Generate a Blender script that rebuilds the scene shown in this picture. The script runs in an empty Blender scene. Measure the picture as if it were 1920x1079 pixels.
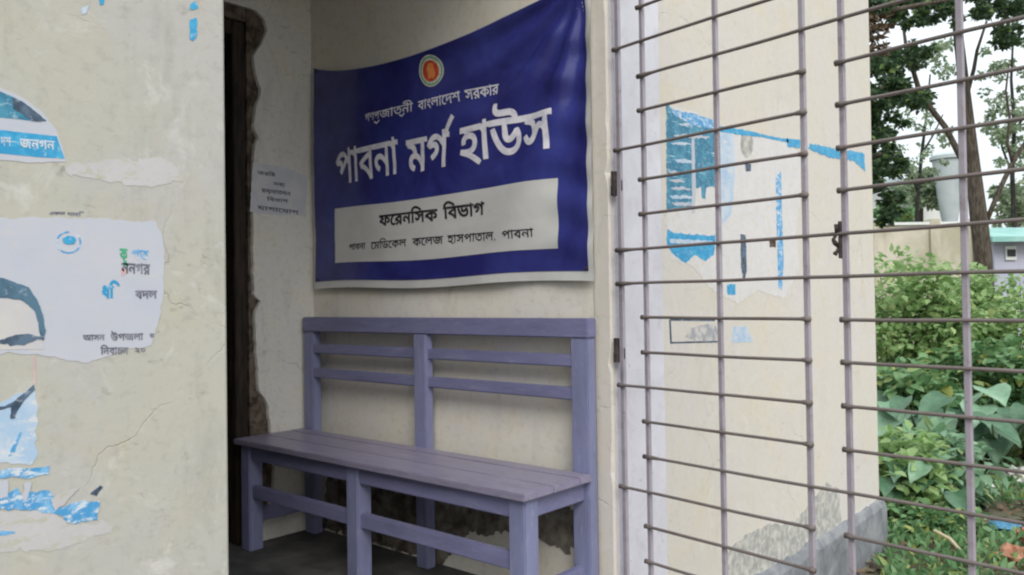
import bpy, bmesh, math, random
import numpy as np
from mathutils import Vector, Matrix, noise
from mathutils.geometry import delaunay_2d_cdt
random.seed(7); rng = np.random.default_rng(7)
sc = bpy.context.scene
C = sc.collection
R = math.radians

# ------------------------------------------------------------------ camera
CAM_H = 0.985
F_PX, YAW, PITCH, ROLL = 1507.6, 0.7176, 0.0161, 0.0146
_r0 = Vector((math.cos(YAW), math.sin(YAW), 0)); _f0 = Vector((-math.sin(YAW), math.cos(YAW), 0)); _z0 = Vector((0, 0, 1))
CF = _f0 * math.cos(PITCH) + _z0 * math.sin(PITCH)
_u0 = -_f0 * math.sin(PITCH) + _z0 * math.cos(PITCH)
CR = _r0 * math.cos(ROLL) - _u0 * math.sin(ROLL)
CU = _r0 * math.sin(ROLL) + _u0 * math.cos(ROLL)
CAM = Vector((0, 0, CAM_H))
cd = bpy.data.cameras.new('camera'); cam = bpy.data.objects.new('camera', cd); C.objects.link(cam)
cd.sensor_width = 36; cd.lens = 36 * F_PX / 1920; cd.clip_start = 0.02; cd.clip_end = 2000
mw = Matrix.Identity(4)
for i in range(3):
    mw[i][0] = CR[i]; mw[i][1] = CU[i]; mw[i][2] = -CF[i]; mw[i][3] = CAM[i]
cam.matrix_world = mw
sc.camera = cam

# ------------------------------------------------------------------ world, sun, exposure
SUN_EL, SUN_AZ = R(40), Vector((0.75, -0.66))
w = bpy.data.worlds.new('World'); sc.world = w; w.use_nodes = True
nt = w.node_tree; bg = nt.nodes['Background']
sky = nt.nodes.new('ShaderNodeTexSky'); sky.sky_type = 'NISHITA'; sky.sun_disc = False
sky.sun_elevation = SUN_EL; sky.sun_rotation = math.atan2(SUN_AZ.x, SUN_AZ.y); sky.dust_density = 4; sky.air_density = 1.0
mx = nt.nodes.new('ShaderNodeMix'); mx.data_type = 'RGBA'; mx.inputs[0].default_value = 0.82
# white cloud layer over the blue: thin overcast, twice as bright overhead as at the horizon
tc = nt.nodes.new('ShaderNodeTexCoord'); sx = nt.nodes.new('ShaderNodeSeparateXYZ'); nt.links.new(tc.outputs['Generated'], sx.inputs[0])
mr = nt.nodes.new('ShaderNodeMapRange'); mr.inputs[1].default_value = 0; mr.inputs[2].default_value = 1; mr.inputs[3].default_value = 0.5; mr.inputs[4].default_value = 1
nt.links.new(sx.outputs[2], mr.inputs[0])
vm = nt.nodes.new('ShaderNodeVectorMath'); vm.operation = 'SCALE'; vm.inputs[0].default_value = (14.2, 15.3, 15.8)
nt.links.new(mr.outputs[0], vm.inputs['Scale']); nt.links.new(vm.outputs[0], mx.inputs[7])
nt.links.new(sky.outputs[0], mx.inputs[6]); nt.links.new(mx.outputs[2], bg.inputs[0])
bg.inputs[1].default_value = 0.11
sl = bpy.data.lights.new('sun', 'SUN'); sl.energy = 1.4; sl.angle = R(28); sl.color = (1, 0.97, 0.92)
so = bpy.data.objects.new('sun', sl); C.objects.link(so)
sd = Vector((SUN_AZ.x * math.cos(SUN_EL), SUN_AZ.y * math.cos(SUN_EL), math.sin(SUN_EL)))
so.rotation_euler = sd.to_track_quat('Z', 'Y').to_euler(); so.location = sd * 30
sc.view_settings.view_transform = 'Standard'; sc.view_settings.look = 'None'
sc.view_settings.exposure = 0.38; sc.view_settings.gamma = 1
sc.render.engine = 'CYCLES'; sc.cycles.filter_width = 2.2
sc.cycles.max_bounces = 8

# ------------------------------------------------------------------ measuring helpers: photo pixel -> place
def ray(u, v):
    return (CF + CR * ((u - 960) / F_PX) + CU * ((539.5 - v) / F_PX))
def at(u, v, depth):            # point at a given distance along the optical axis
    return CAM + ray(u, v) * depth
def on_x(u, v, x):              # point on the plane X = x
    d = ray(u, v); return CAM + d * (x / d.x)
def on_y(u, v, y):
    d = ray(u, v); return CAM + d * (y / d.y)

# ------------------------------------------------------------------ object helpers
def tag(o, label=None, cat=None, group=None, kind=None):
    if label: o['label'] = label
    if cat: o['category'] = cat
    if group: o['group'] = group
    if kind: o['kind'] = kind
    return o
def thing(name, label, cat, loc=(0, 0, 0), group=None):
    o = bpy.data.objects.new(name, None); C.objects.link(o); o.location = loc; o.empty_display_size = 0.1
    return tag(o, label, cat, group)
def link(name, me, parent=None, mat=None, loc=None):
    o = bpy.data.objects.new(name, me); C.objects.link(o)
    if mat is not None and not me.materials: me.materials.append(mat)
    if parent is not None:
        o.parent = parent
        base = Vector(parent.location) + (Vector(parent.parent.location) if parent.parent else Vector())
        o.location = (Vector(loc) if loc is not None else Vector()) - base
    elif loc is not None: o.location = loc
    return o
def from_bm(name, bm, mat, parent=None, loc=None, smooth=False):
    me = bpy.data.meshes.new(name); bm.normal_update(); bm.to_mesh(me); bm.free()
    if smooth: me.polygons.foreach_set('use_smooth', [True] * len(me.polygons))
    return link(name, me, parent, mat, loc)
def bm_box(bm, lo, hi, bevel=0.0):
    lo, hi = Vector(lo), Vector(hi)
    r = bmesh.ops.create_cube(bm, size=1)
    for v in r['verts']:
        v.co = Vector((lo[i] + (v.co[i] + .5) * (hi[i] - lo[i]) for i in range(3)))
    if bevel:
        es = list({e for v in r['verts'] for e in v.link_edges})
        bmesh.ops.bevel(bm, geom=es, offset=bevel, segments=2, affect='EDGES')
def box(name, lo, hi, mat, parent=None, bevel=0.0):
    bm = bmesh.new(); bm_box(bm, lo, hi, bevel); return from_bm(name, bm, mat, parent)
def tube(bm, pts, rads, n=8, cap=True):
    pts = [Vector(p) for p in pts]; rings = []
    for i, p in enumerate(pts):
        d = (pts[min(i + 1, len(pts) - 1)] - pts[max(i - 1, 0)]).normalized()
        a = d.cross(Vector((0.31, 0.17, 0.93)));  a = a.normalized() if a.length > 1e-4 else Vector((1, 0, 0)); b = d.cross(a)
        rings.append([bm.verts.new(p + (a * math.cos(2 * math.pi * k / n) + b * math.sin(2 * math.pi * k / n)) * rads[i]) for k in range(n)])
    for i in range(len(rings) - 1):
        for k in range(n):
            bm.faces.new((rings[i][k], rings[i][(k + 1) % n], rings[i + 1][(k + 1) % n], rings[i + 1][k]))
    if cap: bm.faces.new(rings[0][::-1]); bm.faces.new(rings[-1])

# ------------------------------------------------------------------ material helpers
def newmat(name):
    m = bpy.data.materials.new(name); m.use_nodes = True
    n = m.node_tree.nodes; return m, n, m.node_tree.links, n['Principled BSDF']
def nz(n, l, co, scale, detail=4, rough=.55, dist=0.0, sc3=None):
    t = n.new('ShaderNodeTexNoise'); t.inputs['Scale'].default_value = scale; t.inputs['Detail'].default_value = detail
    t.inputs['Roughness'].default_value = rough; t.inputs['Distortion'].default_value = dist
    if sc3:
        mp = n.new('ShaderNodeMapping'); mp.inputs['Scale'].default_value = sc3; l.new(co, mp.inputs[0]); co = mp.outputs[0]
    l.new(co, t.inputs['Vector']); return t.outputs[0]
def rmp(n, l, fac, a, b, lo=0.0, hi=1.0):
    r = n.new('ShaderNodeMapRange'); r.inputs[1].default_value = a; r.inputs[2].default_value = b
    r.inputs[3].default_value = lo; r.inputs[4].default_value = hi; l.new(fac, r.inputs[0]); return r.outputs[0]
def mixc(n, l, fac, a, b):
    m = n.new('ShaderNodeMix'); m.data_type = 'RGBA'
    for s, v in ((0, fac), (6, a), (7, b)):
        if hasattr(v, 'is_output'): l.new(v, m.inputs[s])
        elif s == 0: m.inputs[0].default_value = v
        else: m.inputs[s].default_value = (*v, 1)
    return m.outputs[2]
def mul(n, l, a, b):
    m = n.new('ShaderNodeMath'); m.operation = 'MULTIPLY'
    for i, v in enumerate((a, b)):
        if hasattr(v, 'is_output'): l.new(v, m.inputs[i])
        else: m.inputs[i].default_value = v
    return m.outputs[0]
def bump(n, l, p, h, strength=.3, dist=.004):
    b = n.new('ShaderNodeBump'); b.inputs['Strength'].default_value = strength; b.inputs['Distance'].default_value = dist
    l.new(h, b.inputs['Height']); l.new(b.outputs[0], p.inputs['Normal'])
def coord(n): return n.new('ShaderNodeTexCoord').outputs['Object']

def plaster(name, base, patch, dirt, stain=.5, speck=.5, crack=.5, seed=0.0):
    m, n, l, p = newmat(name)
    g = n.new('ShaderNodeMapping'); g.inputs['Location'].default_value = (seed, seed * 1.7, seed * .6); l.new(coord(n), g.inputs[0]); co = g.outputs[0]
    c = mixc(n, l, rmp(n, l, nz(n, l, co, 2.2, 5, .6, .6), .42, .62), base, patch)
    warm = tuple(a * b for a, b in zip(base, (1.02, .965, .87)))
    c = mixc(n, l, mul(n, l, rmp(n, l, nz(n, l, co, 5.0, 6, .65, .4), .50, .66), .55), c, warm)
    # smears running down, grey finger dirt, little chips and hair cracks
    c = mixc(n, l, mul(n, l, rmp(n, l, nz(n, l, co, 3.0, 7, .7, .3, (3.2, 3.2, .7)), .54, .74), stain * .55), c, dirt)
    zone = rmp(n, l, nz(n, l, co, 3.4, 3, .6), .44, .60)
    c = mixc(n, l, mul(n, l, mul(n, l, rmp(n, l, nz(n, l, co, 16, 6, .72, .5, (1.6, 1.6, 3.4)), .58, .74), zone), speck * .9), c, tuple(d * .62 for d in dirt))
    c = mixc(n, l, mul(n, l, rmp(n, l, nz(n, l, co, 34, 6, .75, .6, (1, 1, 1.8)), .66, .78), speck), c, tuple(d * .45 for d in dirt))
    c = mixc(n, l, mul(n, l, rmp(n, l, nz(n, l, co, 9, 6, .7, .8), .56, .72), .5), c, (.66, .63, .62))
    c = mixc(n, l, mul(n, l, rmp(n, l, nz(n, l, co, 45, 4, .7, .2), .52, .75), .35), c, tuple(d * 1.1 for d in dirt))
    v = n.new('ShaderNodeTexVoronoi'); v.feature = 'DISTANCE_TO_EDGE'; v.inputs['Scale'].default_value = 3.1
    dn = n.new('ShaderNodeMix'); dn.data_type = 'VECTOR'; dn.inputs[0].default_value = .16
    tn = n.new('ShaderNodeTexNoise'); tn.inputs['Scale'].default_value = 6; tn.inputs['Detail'].default_value = 6; l.new(co, tn.inputs['Vector'])
    l.new(co, dn.inputs[4]); l.new(tn.outputs['Color'], dn.inputs[5]); l.new(dn.outputs[1], v.inputs['Vector'])
    ck = mul(n, l, rmp(n, l, v.outputs['Distance'], .006, .0, 0, 1), rmp(n, l, nz(n, l, co, 2.6, 2), .50, .58))
    c = mixc(n, l, mul(n, l, ck, crack), c, tuple(d * .5 for d in dirt))
    l.new(c, p.inputs['Base Color']); p.inputs['Roughness'].default_value = .82; p.inputs['Specular IOR Level'].default_value = .25
    h = n.new('ShaderNodeMath'); h.operation = 'ADD'; l.new(nz(n, l, co, 14, 6, .6), h.inputs[0]); l.new(mul(n, l, ck, -.8), h.inputs[1])
    bump(n, l, p, h.outputs[0], .35, .006)
    return m
def simple(name, a, b, scale=8, rough=.7, bmp=.2, spec=.3, lo=.4, hi=.62, sc3=None, bdist=.003, detail=5):
    m, n, l, p = newmat(name); co = coord(n)
    f = nz(n, l, co, scale, detail, .6, .3, sc3)
    l.new(mixc(n, l, rmp(n, l, f, lo, hi), a, b), p.inputs['Base Color'])
    p.inputs['Roughness'].default_value = rough; p.inputs['Specular IOR Level'].default_value = spec
    if bmp: bump(n, l, p, f, bmp, bdist)
    return m
def paint(name, base, worn, scuff=.5, rough=.45, sc3=(1, 1, 1)):
    m, n, l, p = newmat(name); co = coord(n)
    c = mixc(n, l, rmp(n, l, nz(n, l, co, 4, 5, .6, .3, sc3), .35, .7), base, tuple(x * 1.22 for x in base))
    s = rmp(n, l, nz(n, l, co, 15, 8, .75, .4, sc3), .54, .68)
    c = mixc(n, l, mul(n, l, s, scuff), c, worn)
    c = mixc(n, l, mul(n, l, rmp(n, l, nz(n, l, co, 7, 7, .72, .5, sc3), .52, .70), scuff * .8), c, tuple(x * .55 for x in base))
    c = mixc(n, l, mul(n, l, rmp(n, l, nz(n, l, co, 55, 3, .6, .2, sc3), .66, .72), scuff), c, tuple(x * .35 for x in base))
    l.new(c, p.inputs['Base Color']); p.inputs['Roughness'].default_value = rough; p.inputs['Specular IOR Level'].default_value = .4
    bump(n, l, p, nz(n, l, co, 40, 5, .6, .2, sc3), .25, .002)
    return m
def leafmat(name, a, b, c3, trans=.35):
    m, n, l, p = newmat(name)
    g = n.new('ShaderNodeNewGeometry'); f = g.outputs['Random Per Island']
    c = mixc(n, l, f, a, b); c = mixc(n, l, rmp(n, l, f, .86, .95), c, c3)
    l.new(c, p.inputs['Base Color']); p.inputs['Roughness'].default_value = .5; p.inputs['Specular IOR Level'].default_value = .35
    t = n.new('ShaderNodeBsdfTranslucent'); l.new(c, t.inputs[0])
    x = n.new('ShaderNodeMixShader'); x.inputs[0].default_value = trans
    l.new(p.outputs[0], x.inputs[1]); l.new(t.outputs[0], x.inputs[2])
    l.new(x.outputs[0], n['Material Output'].inputs[0]); return m
def printmat(name, a, b=None, scale=40, lo=.45, hi=.6, rough=.55, flake=0.0, under=(.52, .505, .49), sc3=(1, 1.2, 2.6)):
    b = b or tuple(x * .8 for x in a)
    if not flake: return simple(name, a, b, scale, rough, .12, .3, lo, hi, bdist=.001)
    m, n, l, p = newmat(name); co = coord(n)          # ink rubbed off the paper in streaks and flakes
    c = mixc(n, l, rmp(n, l, nz(n, l, co, scale, 5, .6, .3), lo, hi), a, b)
    c = mixc(n, l, rmp(n, l, nz(n, l, co, 24, 8, .74, .5, sc3), .66 - .22 * flake, .70 - .20 * flake), c, under)
    c = mixc(n, l, mul(n, l, rmp(n, l, nz(n, l, co, 90, 4, .7, .2), .58, .66), .5), c, under)
    l.new(c, p.inputs['Base Color']); p.inputs['Roughness'].default_value = rough; p.inputs['Specular IOR Level'].default_value = .3
    bump(n, l, p, nz(n, l, co, 18, 5, .6), .25, .003); return m

M = {}
M['wall'] = plaster('cream_plaster', (.445, .432, .372), (.44, .425, .405), (.245, .232, .205), .75, .8, .22, 0)  # near wall: weaker light there is put into a darker base colour
M['wall_r'] = plaster('cream_plaster_side', (.60, .562, .50), (.60, .56, .53), (.40, .38, .35), .4, .55, .2, 7.3)
M['wall_in'] = plaster('porch_plaster', (.66, .635, .58), (.63, .61, .58), (.29, .275, .25), .6, .9, .4, 3.1)
M['wall_b'] = plaster('banner_wall_plaster', (.70, .665, .585), (.68, .655, .61), (.36, .31, .28), .45, .45, .3, 5.7)
M['rubble'] = simple('bare_mortar', (.055, .042, .032), (.16, .125, .10), 22, .95, .8, .1, bdist=.012)
M['damp'] = simple('flaking_cement', (.33, .33, .315), (.58, .555, .51), 26, .9, .6, .15, .40, .66, bdist=.008, detail=8)
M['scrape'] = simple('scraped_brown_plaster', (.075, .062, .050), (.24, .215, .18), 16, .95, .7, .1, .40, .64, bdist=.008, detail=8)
M['cement'] = simple('grey_cement', (.16, .17, .185), (.27, .275, .29), 9, .9, .8, .15, .38, .64, bdist=.012, detail=8)
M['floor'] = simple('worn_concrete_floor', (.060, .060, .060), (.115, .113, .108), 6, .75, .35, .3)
M['roof'] = simple('roof_concrete', (.42, .41, .39), (.52, .51, .49), 3, .85, .3, .2)
M['wood_dark'] = simple('dark_door_wood', (.012, .008, .006), (.040, .026, .018), 9, .6, .3, .3, sc3=(6, 6, .8))
M['jamb'] = paint('pale_lavender_frame_paint', (.56, .545, .60), (.40, .37, .36), .35, .5)
M['bench'] = paint('lavender_bench_paint', (.160, .162, .285), (.30, .295, .38), .55, .42, (1, 5, 5))
M['bench_v'] = paint('lavender_bench_paint_upright', (.180, .190, .315), (.33, .34, .43), .5, .42, (5, 5, 1))
M['seat'] = paint('worn_lavender_seat_paint', (.215, .195, .275), (.38, .35, .39), .75, .38, (1, 6, 6))
M['bar'] = paint('dull_mauve_bar_paint', (.30, .27, .315), (.17, .135, .12), .6, .5)
M['rod'] = paint('rusty_rod', (.150, .125, .120), (.10, .065, .05), .6, .6)
M['iron'] = simple('black_iron', (.02, .018, .018), (.06, .045, .04), 30, .6, .4)

# ------------------------------------------------------------------ setting: ground
XO = -1.42          # outer face of the building
YB = 2.10           # porch side wall that carries the banner
XC = -2.993         # back wall of the porch (with the doorway)
YE = 4.69           # far end of the building
YN = 0.80           # end of the near wall, where the porch opens
GZ = -0.42          # yard level below the porch floor
bm = bmesh.new()
gx = np.concatenate([np.linspace(-900, -12, 8), np.linspace(-10, 8, 37), np.linspace(12, 900, 8)])
gy = np.concatenate([np.linspace(-900, -8, 8), np.linspace(-6, 16, 45), np.linspace(20, 900, 8)])
vs = [[bm.verts.new((x, y, GZ + (0.05 * noise.noise(Vector((x * .9, y * .9, 0))) - .02 if abs(x) < 12 and abs(y) < 18 else 0))) for x in gx] for y in gy]
for j in range(len(gy) - 1):
    for i in range(len(gx) - 1): bm.faces.new((vs[j][i], vs[j][i + 1], vs[j + 1][i + 1], vs[j + 1][i]))
m, n, l, p = newmat('yard_soil'); co = coord(n)
c = mixc(n, l, rmp(n, l, nz(n, l, co, 1.4, 6, .65), .42, .6), (.19, .155, .12), (.10, .105, .055))
c = mixc(n, l, rmp(n, l, nz(n, l, co, 14, 5, .7), .55, .68), c, (.24, .21, .17))
l.new(c, p.inputs['Base Color']); p.inputs['Roughness'].default_value = .95; bump(n, l, p, nz(n, l, co, 18, 6, .7), .8, .03)
g = from_bm('ground', bm, m, smooth=True); tag(g, 'bare earth yard with patchy green growth beside the building', 'ground', kind='structure')

# ------------------------------------------------------------------ the building
B = thing('building', 'cream plastered building with an open entrance porch and torn bills on its walls', 'building', (XO, YN, GZ))
ZT = 2.95
# near wall (right of it the porch opens)
bm = bmesh.new(); bm_box(bm, (XO - .25, -3.2, GZ), (XO, YN, ZT), .006); tag(from_bm('front_wall', bm, M['wall'], B), 'cream wall face covered with torn bills')
box('lintel', (XO - .25, YN + .002, 2.62), (XO - .002, YB - .002, ZT), M['wall'], B)
# room block behind the banner wall, with slightly ragged outer corner
bm = bmesh.new(); bm_box(bm, (XC - .002, YB, GZ), (XO - .012, YB + .25, ZT)); from_bm('porch_side_wall', bm, M['wall_b'], B)
bm = bmesh.new()
cols = 60
def corner_profile(z):
    k = noise.noise(Vector((0, 3.3, z * 5))) + .6 * noise.noise(Vector((2, 1, z * 17)))
    return max(0.0, k - .15) * .022
za = np.linspace(GZ, ZT, 130)
va = []
for z in za:
    e = corner_profile(z)
    va.append([bm.verts.new(q) for q in ((XO - .06, YB - .006, z), (XO - .004 - e, YB - .006, z), (XO, YB - .002 + e, z), (XO, YE, z), (XO - .20, YE, z))])
for a, b in zip(va[:-1], va[1:]):
    for k in range(4): bm.faces.new((a[k], a[k + 1], b[k + 1], b[k]))
from_bm('outer_wall', bm, M['wall_r'], B)
box('far_end_wall', (-7.0, YE - .25, GZ), (XO - .203, YE - .003, ZT), M['wall_r'], B)
# back wall of the porch with its doorway, plaster skin broken along the frame
YJ, ZD = 1.79, 2.16
box('porch_back_wall', (XC - .24, YJ, 0), (XC - .016, YB + .24, ZT - .003), M['rubble'], B)
box('door_head_wall', (XC - .24, .86, ZD), (XC - .016, YJ - .003, ZT - .003), M['rubble'], B)
box('porch_back_wall', (XC - .24, -.3, 0), (XC - .016, .857, ZT - .003), M['wall_in'], B)
edge = [(.02, .03), (.06, .035), (.13, .075), (.2, .095), (.30, .10), (.42, .088), (.5, .080), (.57, .070), (.60, .052), (.63, .030), (.8, .020), (.95, .016), (1.0, .045), (1.02, .012), (1.2, .010), (1.5, .014), (1.62, .020), (1.68, .036), (1.73, .018), (1.8, .03), (1.88, .055), (1.95, .03), (2.02, .022), (2.08, .06), (2.14, .085), (2.19, .075), (2.215, .03)]
bm = bmesh.new()
def edge_at(z):
    for (a, x), (b, y) in zip(edge[:-1], edge[1:]):
        if a <= z <= b: return x + (y - x) * (z - a) / (b - a)
    return edge[-1][1] if z > 1 else edge[0][1]
zs = np.concatenate([np.linspace(.003, 2.215, 150), [2.216, ZT - .006]])
prev = None
for z in zs:
    y0 = .86 if z > 2.2155 else YJ + edge_at(z) + .006 * noise.noise(Vector((z * 30, 0, 0)))
    row = [bm.verts.new((XC - .015, y0, z)), bm.verts.new((XC, y0 + .003, z)), bm.verts.new((XC, YB - .001, z))]
    if prev:
        bm.faces.new((prev[0], prev[1], row[1], row[0])); bm.faces.new((prev[1], prev[2], row[2], row[1]))
    prev = row
from_bm('plaster_skin', bm, M['wall_in'], B)
# door frame set back in the reveal
df = box('door_frame', (XC - .12, YJ - .055, .002), (XC - .028, YJ - .001, ZD - .004), M['wood_dark'], B, .004)
box('frame_head', (XC - .12, .92, ZD - .06), (XC - .03, YJ - .057, ZD - .003), M['wood_dark'], df, .004)
box('frame_post', (XC - .12, .862, .002), (XC - .03, .918, ZD - .004), M['wood_dark'], df, .004)
# dark room beyond
box('room_wall', (-6.2, -.3, 0), (-6.0, YE - .26, ZT - .004), M['wall_in'], B)
box('room_wall', (-6.0, -.45, 0), (XO - .26, -.302, ZT - .004), M['wall_in'], B)
box('room_wall', (-5.998, YB + .02, 0), (XC - .245, YB + .24, ZT - .006), M['wall_in'], B)
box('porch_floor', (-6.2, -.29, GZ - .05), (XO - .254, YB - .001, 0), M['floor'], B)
box('threshold', (XO - .2535, YN + .003, GZ - .02), (XO - .004, YB - .007, -.004), M['cement'], B, .01)
box('porch_ceiling', (-6.2, -3.2, ZT + .001), (XO + .06, YE + .1, ZT + .14), M['roof'], B)
box('added_overhang', (XO - .24, -3.2, 2.70), (XO + .12, YB + .1, 2.78), M['roof'], B, .006)  # unseen slab over the opening, added to dim the upper porch
# cement plinth along the outer wall
bm = bmesh.new()
pv = []
for y in np.linspace(YB + .16, YE + .03, 70):
    zt = -.15 + .022 * noise.noise(Vector((y * 7, 0, 4))) + .010 * noise.noise(Vector((y * 23, 0, 9)))
    pv.append([bm.verts.new(q) for q in ((XO - .01, y, zt + .012), (XO + .016, y, zt), (XO + .03, y, zt - .03), (XO + .034, y, GZ - .06))])
for a, b in zip(pv[:-1], pv[1:]):
    for k in range(3): bm.faces.new((a[k], b[k], b[k + 1], a[k + 1]))
bm.faces.new(pv[-1]); bm.faces.new(pv[0][::-1])
from_bm('plinth', bm, M['cement'], B)

def poly_on_x(name, px, x, off, mat, parent, jag=0.0, thick=.0012, step=.006, seed=0):
    """flat sheet on the wall plane X=x; outline measured on the photograph, edges torn by jag metres"""
    pts = [on_x(u, v, x) for u, v in px]; out = []
    for a, b in zip(pts, pts[1:] + pts[:1]):
        k = max(1, int((b - a).length / step)) if jag else 1
        for i in range(k):
            q = a.lerp(b, i / k)
            if jag: q = q + Vector((0, noise.noise(q * 40 + Vector((seed, 0, 0))) + .6 * noise.noise(q * 120) + .35 * noise.noise(q * 300), noise.noise(q * 40 + Vector((0, 9, seed))) + .6 * noise.noise(q * 120 + Vector((5, 5, 5))) + .35 * noise.noise(q * 300 + Vector((2, 7, 1))))) * jag
            out.append((q.y, q.z))
    return sheet(name, out, x, off, mat, parent, thick)
def sheet(name, yz, x, off, mat, parent, thick):
    nn = len(yz)
    vo, eo, fo, _a, _b, _c = delaunay_2d_cdt([Vector(q) for q in yz], [(i, (i + 1) % nn) for i in range(nn)], [], 0, 1e-6, False)
    def inside(py, pz):
        r_ = False; ay, az = yz[-1]
        for by, bz in yz:
            if (az > pz) != (bz > pz) and py < (by - ay) * (pz - az) / (bz - az) + ay: r_ = not r_
            ay, az = by, bz
        return r_
    bm = bmesh.new(); vs = [bm.verts.new((x + off * .45, q.x, q.y)) for q in vo]
    for f in fo:
        if inside(sum(vo[i].x for i in f) / 3, sum(vo[i].y for i in f) / 3): bm.faces.new([vs[i] for i in f])
    bm.normal_update()
    for f in bm.faces:
        if f.normal.x < 0: f.normal_flip()
    rim = [e for e in bm.edges if e.is_boundary]
    r_ = bmesh.ops.extrude_edge_only(bm, edges=rim)
    for v in r_['geom']:
        if isinstance(v, bmesh.types.BMVert): v.co.x -= thick * .45
    bmesh.ops.delete(bm, geom=[v for v in bm.verts if not v.link_faces], context='VERTS')
    return from_bm(name, bm, mat, parent)

poly_on_x('flaked_plaster', [(1352, 1130), (1366, 1030), (1400, 1000), (1440, 985), (1492, 978), (1528, 930), (1548, 905), (1572, 915), (1578, 985), (1640, 985), (1648, 1010), (1560, 1060), (1480, 1130)], XO, .003, M['damp'], B, .012, .006, .02)
def poly_on_y(name, xz, y, off, mat, parent, jag, seed=0):
    out = []
    for a, b in zip(xz, xz[1:] + xz[:1]):
        a, b = Vector(a), Vector(b); k = max(1, int((b - a).length / .012))
        for i in range(k):
            q = a.lerp(b, i / k); v3 = Vector((q.x, seed, q.y))
            out.append((-(q.x + jag * (noise.noise(v3 * 30) + .6 * noise.noise(v3 * 90))), q.y + jag * (noise.noise(v3 * 30 + Vector((9, 9, 9))) + .6 * noise.noise(v3 * 90 + Vector((3, 3, 3))))))
    o = sheet(name, out, 0, 0, mat, None, .0)
    for v in o.data.vertices: v.co = (-v.co.y, y - off, v.co.z)
    o.data.update(); o.parent = parent; o.location = -Vector(parent.location); return o
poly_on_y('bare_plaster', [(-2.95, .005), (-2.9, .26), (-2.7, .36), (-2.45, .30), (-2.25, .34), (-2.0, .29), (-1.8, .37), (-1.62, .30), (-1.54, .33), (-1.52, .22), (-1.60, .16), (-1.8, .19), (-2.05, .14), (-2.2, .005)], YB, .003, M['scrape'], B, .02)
# pale lavender jamb of the gate at the corner of the outer wall
box('gate_jamb', (XO - .005, YB + .012, GZ), (XO + .014, YB + .20, 2.60), M['jamb'], B, .003)
box('gate_jamb_strip', (XO - .005, YB + .202, GZ), (XO + .008, YB + .30, 2.60), M['jamb'], B, .003)

# ------------------------------------------------------------------ lettering
_tc = {}
def glyphs(text, bold=0.0):
    """filled 2-D triangles of a line of text; overlapping glyph outlines are united"""
    key = (text, bold)
    if key in _tc: return _tc[key]
    cu = bpy.data.curves.new('tmp', 'FONT'); cu.body = text; cu.fill_mode = 'NONE'; cu.resolution_u = 4
    ob = bpy.data.objects.new('tmp', cu); C.objects.link(ob)
    dg = bpy.context.evaluated_depsgraph_get(); me = ob.evaluated_get(dg).to_mesh()
    V = [Vector((v.co.x, v.co.y)) for v in me.vertices]
    nb = {}
    for e in me.edges:
        a, b = e.vertices; nb.setdefault(a, []).append(b); nb.setdefault(b, []).append(a)
    ob.evaluated_get(dg).to_mesh_clear(); bpy.data.objects.remove(ob); bpy.data.curves.remove(cu)
    seen = set(); loops = []
    for s in sorted(nb):
        if s in seen: continue
        lp = [s]; seen.add(s); cur = s; prv = None
        while True:
            nx = [k for k in nb[cur] if k not in seen]
            if not nx: break
            nx = [k for k in nx if k == cur + 1] or nx
            cur = nx[0]; seen.add(cur); lp.append(cur)
        if len(lp) > 2: loops.append(lp)
    loops = [[V[i] for i in lp] for lp in loops]
    if not loops: return [], []
    area = lambda q: sum(q[i].x * q[(i + 1) % len(q)].y - q[(i + 1) % len(q)].x * q[i].y for i in range(len(q))) / 2
    sgn = 1 if max((area(q) for q in loops), key=abs) > 0 else -1
    vin, fin, wsg = [], [], []
    for q in loops:
        if abs(area(q)) < 1e-6: continue
        qq = []
        for i, pnt in enumerate(q):
            t = (q[(i + 1) % len(q)] - q[i - 1]); t = t.normalized() if t.length > 1e-9 else Vector((1, 0))
            nrm = Vector((t.y, -t.x)) * sgn
            qq.append(pnt + nrm * bold)
        fin.append(list(range(len(vin), len(vin) + len(qq)))); vin += qq; wsg.append(1 if area(q) > 0 else -1)
    vo, eo, fo, ov, oe, of = delaunay_2d_cdt(vin, [], fin, 0, 1e-6, True)
    polys = [[vin[i] for i in f] for f in fin]
    def winding(x, y):
        wn = 0
        for q in polys:
            ax, ay = q[-1]
            for b_ in q:
                bx_, by_ = b_
                if (ay <= y) != (by_ <= y):
                    if ax + (y - ay) / (by_ - ay) * (bx_ - ax) > x: wn += 1 if by_ > ay else -1
                ax, ay = bx_, by_
        return wn
    tris = [f for f in fo if winding(sum(vo[i].x for i in f) / len(f), sum(vo[i].y for i in f) / len(f)) != 0]
    r = ([(v.x, v.y) for v in vo], [list(f) for f in tris]); _tc[key] = r; return r
# headline height / baseline of the fallback script face
_gv, _ = glyphs('ব'); HEAD = max(y for x, y in _gv); BASE = min(y for x, y in _gv)

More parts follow.
